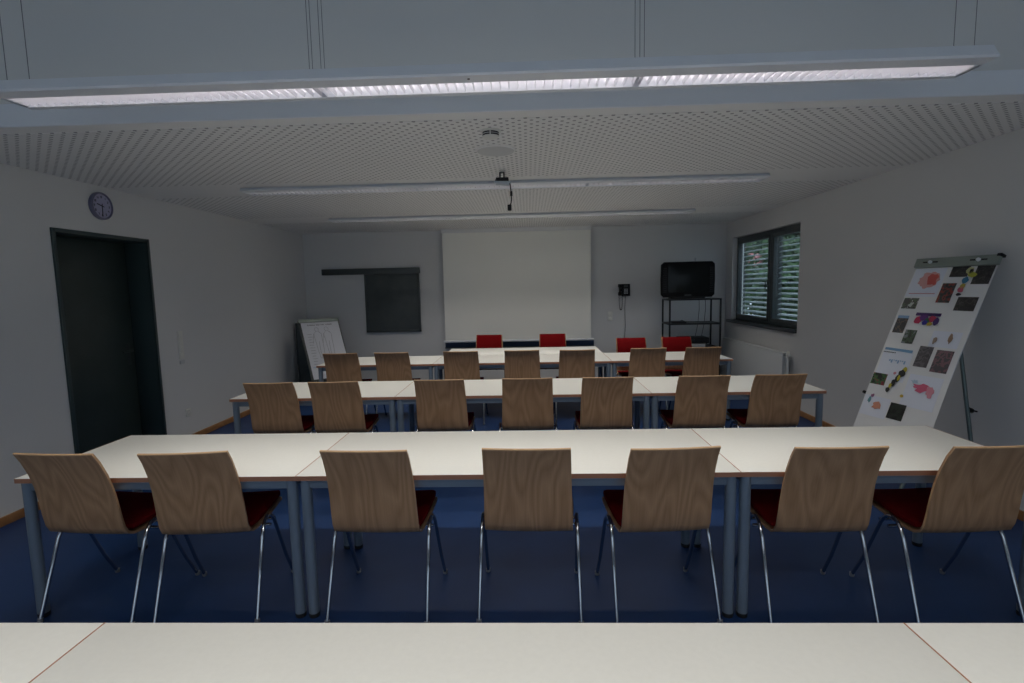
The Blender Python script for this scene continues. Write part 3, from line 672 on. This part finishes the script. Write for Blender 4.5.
# ------------------------------------------------------------------ television and its stand
RX, RY = 2.55, 8.02
rk = empty('tv_stand', (RX, RY, 0)); tag(rk, 'black open metal stand with shelves carrying the television', 'tv stand')
hw, dp_ = .385, .42
for x, y in ((-hw, 0), (hw, 0), (-hw, dp_), (hw, dp_)):
    pts = [(x, y, .0), (x, y, 1.385)]
    MB().tube(pts, .0145, 10).build('post', M['blackmetal'], rk)
for z in (1.375, 1.0, .62, .2):
    b = MB().box((-hw, -.012, z-.012), (hw, .012, z+.012)).box((-hw, dp_-.012, z-.012), (hw, dp_+.012, z+.012)).box((-hw-.012, 0, z-.012), (-hw+.012, dp_, z+.012)).box((hw-.012, 0, z-.012), (hw+.012, dp_, z+.012)).box((-hw, .01, z-.003), (hw, dp_-.01, z+.004))
    b.build('shelf', M['blackmetal'], rk, bevel=.003)
tv = empty('television', (RX-.095, RY+.06, 1.389), R(-7)); tag(tv, 'black tube television on top of the metal stand', 'television')
hw = .395
def rr(hx, z0, z1, y): 
    c = .04; return [(-hx+c, y, z0), (hx-c, y, z0), (hx, y, z0+c), (hx*1.0+.006, y, (z0+z1)/2), (hx, y, z1-c), (hx-c, y, z1), (-hx+c, y, z1), (-hx, y, z1-c), (-hx-.006, y, (z0+z1)/2), (-hx, y, z0+c)]
b = MB(); loops = [rr(hw-.01, .03, .555, -.0), rr(hw, .02, .565, .03), rr(hw, .02, .565, .10), rr(hw*.82, .04, .50, .22), rr(hw*.55, .08, .42, .40)]
vs = [q for l in loops for q in l]; k = len(loops[0]); fs = [tuple(range(k-1, -1, -1)), tuple(range((len(loops)-1)*k, len(loops)*k))]
for i in range(len(loops)-1):
    for j in range(k): fs.append((i*k+j, i*k+(j+1) % k, (i+1)*k+(j+1) % k, (i+1)*k+j))
b.add(vs, fs); b.build('cabinet', mat('matt_black_cabinet', (.006, .006, .007), .7, spec=.12), tv)
g = [[(-.30+.60*j/8, -.004-.018*(1-(j/4-1)**2)*(1-(i/3-1)**2), .09+.42*i/6) for j in range(9)] for i in range(7)]
MB().sheet(g, -.004).build('tube_screen', M['tvglass'], tv)
for s in (-1, 1):
    b = MB()
    for i in range(14): b.box((s*.345-.025, -.004, .10+i*.028), (s*.345+.025, .001, .112+i*.028))
    b.build('speaker_grille', M['blackmetal'], tv)
MB().box((-.25, .0, .0), (.25, .33, .03)).build('base', M['black'], tv, bevel=.004)
MB().box((-.05, -.004, .045), (.05, .001, .062)).build('nameplate', M['boardframe'], tv)
an = empty('sensor', (2.60, 8.20, 1.935)); tag(an, 'tiny grey stub standing on top of the television', 'sensor')
MB().tube([(0, 0, .0), (0, 0, .055)], .009, 8).build('stem', M['grey'], an); MB().lathe([(0, .05), (.018, .05), (.02, .07), (0, .08)], seg=12).build('head', M['grey'], an)
v = empty('video_recorder', (RX+.03, RY+.03, .684)); tag(v, 'black video recorder on the stand shelf below the television', 'video recorder')
MB().box((-.22, 0, .012), (.20, .30, .10)).build('case', M['black'], v, bevel=.004)
MB().box((-.18, -.004, .05), (-.02, .001, .075)).build('cassette_flap', M['blackmetal'], v)
for x in (-.19, .17):
    for y in (.03, .27): MB().lathe([(0, 0), (.012, 0), (.012, .013), (0, .013)], (x, y, 0), 'Z', 10).build('foot', M['cap'], v)
d1 = empty('device', (RX-.24, RY+.06, 1.006)); tag(d1, 'flat black device lying on the left of the upper shelf of the stand', 'device')
MB().box((-.09, 0, 0), (.13, .20, .03)).build('case', M['black'], d1, bevel=.004); MB().tube([(.05, .1, .03), (.09, .12, .042), (.16, .1, .012)], .005, 6).build('cord', M['black'], d1)
d2 = empty('paper_box', (RX-.03, RY+.015, .625)); tag(d2, 'slim pale grey box on the stand below the television, beside the red chair', 'box')
MB().box((-.20, 0, 0), (.20, .34, .058)).build('case', M['grey'], d2, bevel=.003); MB().box((-.20, -.002, .03), (.20, .002, .034)).build('lid_seam', M['boardframe'], d2)
c1 = empty('cable', (RX+.1, RY+.45, 0)); tag(c1, 'thin black cables hanging behind the television stand', 'cable')
for x in (.10, .20): MB().tube([(x, 0, 1.42), (x+.01, .01, 1.2), (x-.01, .015, .95), (x-.05, .01, .75), (x-.08, .01, .40)], .004, 6).build('cord', M['black'], c1)

# ------------------------------------------------------------------ telephone
ph = empty('telephone', (1.585, YF, 1.535)); tag(ph, 'black wall telephone with handset right of the projection screen', 'telephone')
MB().prism([(-.04, -.002, -.10), (-.04, -.06, -.10), (-.04, -.045, .10), (-.04, -.002, .10)], (.14, 0, 0)).build('base', M['black'], ph, bevel=.006)
hs = MB().box((-.10, -.085, -.09), (-.05, -.045, -.035)).box((-.10, -.085, .045), (-.05, -.045, .10)).box((-.092, -.10, -.08), (-.058, -.075, .09)).box((-.075, -.06, -.02), (-.03, -.02, .02)); hs.build('handset', M['black'], ph, bevel=.008)
kp = MB()
for i in range(4):
    for j in range(3): kp.box((.0+j*.022, -.062+i*.003*0-.0, -.06+i*.022), (.014+j*.022, -.052, -.046+i*.022))
kp.build('keypad', M['grey'], ph); MB().box((.0, -.058, .045), (.065, -.044, .08)).build('display', M['boardframe'], ph)
pts = []
for i in range(61):
    t = i/60; a = t*PI; cx = -.078+.055*(1-math.cos(a))/2; cz = -.09-.24*math.sin(a)**.8
    pts.append((cx+.008*math.cos(i*2.1), -.035+.008*math.sin(i*2.1), cz))
MB().tube(pts, .0032, 6).build('coiled_cord', M['black'], ph)
MB().tube([(.03, -.006, -.10), (.02, -.006, -.3), (.03, -.006, -.6), (.01, -.006, -.9), (.02, -.006, -1.2)], .0035, 6).build('line_cord', M['boardframe'], ph)
def switch(name, label, cat, loc, n, axis, horiz=False):
    o = empty(name, loc); tag(o, label, cat); h = .075*n
    rz = {'far': 0, 'left': PI/2}[axis]; o.rotation_euler = (0, 0, rz)
    MB().box((-.040, -.009, -h/2-.003), (.040, 0, h/2+.003)).build('cover_frame', M['offwhite'], o, bevel=.002)
    for i in range(n):
        z = -h/2+.0375+i*.075
        if name == 'wall_socket' and i == 0 or name == 'wall_socket':
            MB().lathe([(.026, -.010), (.022, -.010), (.020, -.002), (0, -.002)], (0, 0, z), 'Y', 20).build('socket_well', M['grey'], o)
            MB().lathe([(0, -.004), (.0028, -.004), (.0028, -.002), (0, -.002)], (-.009, 0, z), 'Y', 8).lathe([(0, -.004), (.0028, -.004), (.0028, -.002), (0, -.002)], (.009, 0, z), 'Y', 8).build('pin_hole', M['black'], o)
        else:
            MB().prism([(-.028, -.009, z-.028), (-.028, -.015, z-.028), (-.028, -.010, z+.028), (-.028, -.009, z+.028)], (.056, 0, 0)).build('rocker', M['offwhite'], o, bevel=.001)
    return o
switch('light_switch', 'double white switch plate on far wall under the telephone', 'light switch', (1.36, YF, 1.10), 2, 'far')
s_ = switch('light_switch', 'tall column of white switches on left wall beside the door', 'light switch', (XL, 5.46, 1.07), 4, 'left')
MB().box((-.035, -.012, -.205), (.035, 0, -.165)).build('label_holder', M['grey'], s_)
switch('wall_socket', 'white power socket low on the left wall beyond the door', 'socket', (XL, 5.49, .32), 1, 'left')

# ------------------------------------------------------------------ clock
ck = empty('wall_clock', (XL, 4.565, 2.408)); tag(ck, 'round lilac wall clock above the door on left wall', 'clock')
MB().lathe([(0, .0), (.118, .0), (.12, .01), (.118, .03), (.108, .036), (.104, .030), (.104, .02)], axis='X', seg=40).build('case', M['clockrim'], ck)
MB().lathe([(0, .021), (.105, .021), (.105, .019), (0, .019)], axis='X', seg=40).build('dial', M['clockface'], ck, smooth=False)
# twelve numerals as seven-segment style strokes
SEG = {'0': 'abcdef', '1': 'bc', '2': 'abged', '3': 'abgcd', '4': 'fgbc', '5': 'afgcd', '6': 'afgedc', '7': 'abc', '8': 'abcdefg', '9': 'abcdfg'}
num = MB()
def digit(ch, cy, cz, s):
    P = {'a': ((-1, 2), (1, 2)), 'b': ((1, 2), (1, 0)), 'c': ((1, 0), (1, -2)), 'd': ((-1, -2), (1, -2)), 'e': ((-1, 0), (-1, -2)), 'f': ((-1, 2), (-1, 0)), 'g': ((-1, 0), (1, 0))}
    for q in SEG[ch]:
        (a, b_), (c, d_) = P[q]; num.tube([(.0225, cy+a*s, cz+b_*s), (.0225, cy+c*s, cz+d_*s)], .0018, 5)
for hnum in range(1, 13):
    a = 2*PI*hnum/12; cy, cz = -.080*math.sin(a)*-1, .080*math.cos(a)      # seen from the room, +y is to the right
    t = str(hnum)
    for i, ch in enumerate(t): digit(ch, cy+(i-(len(t)-1)/2)*.012, cz, .0042)
num.build('numeral', M['ink'], ck)
def hand(a, l, wd): return MB().tube([(.026, -math.sin(a)*.02, -math.cos(a)*.02), (.026, math.sin(a)*l, math.cos(a)*l)], wd, 6).build('clock_hand', M['black'], ck)
hand(R(182), .085, .0026); hand(R(285), .055, .0035)
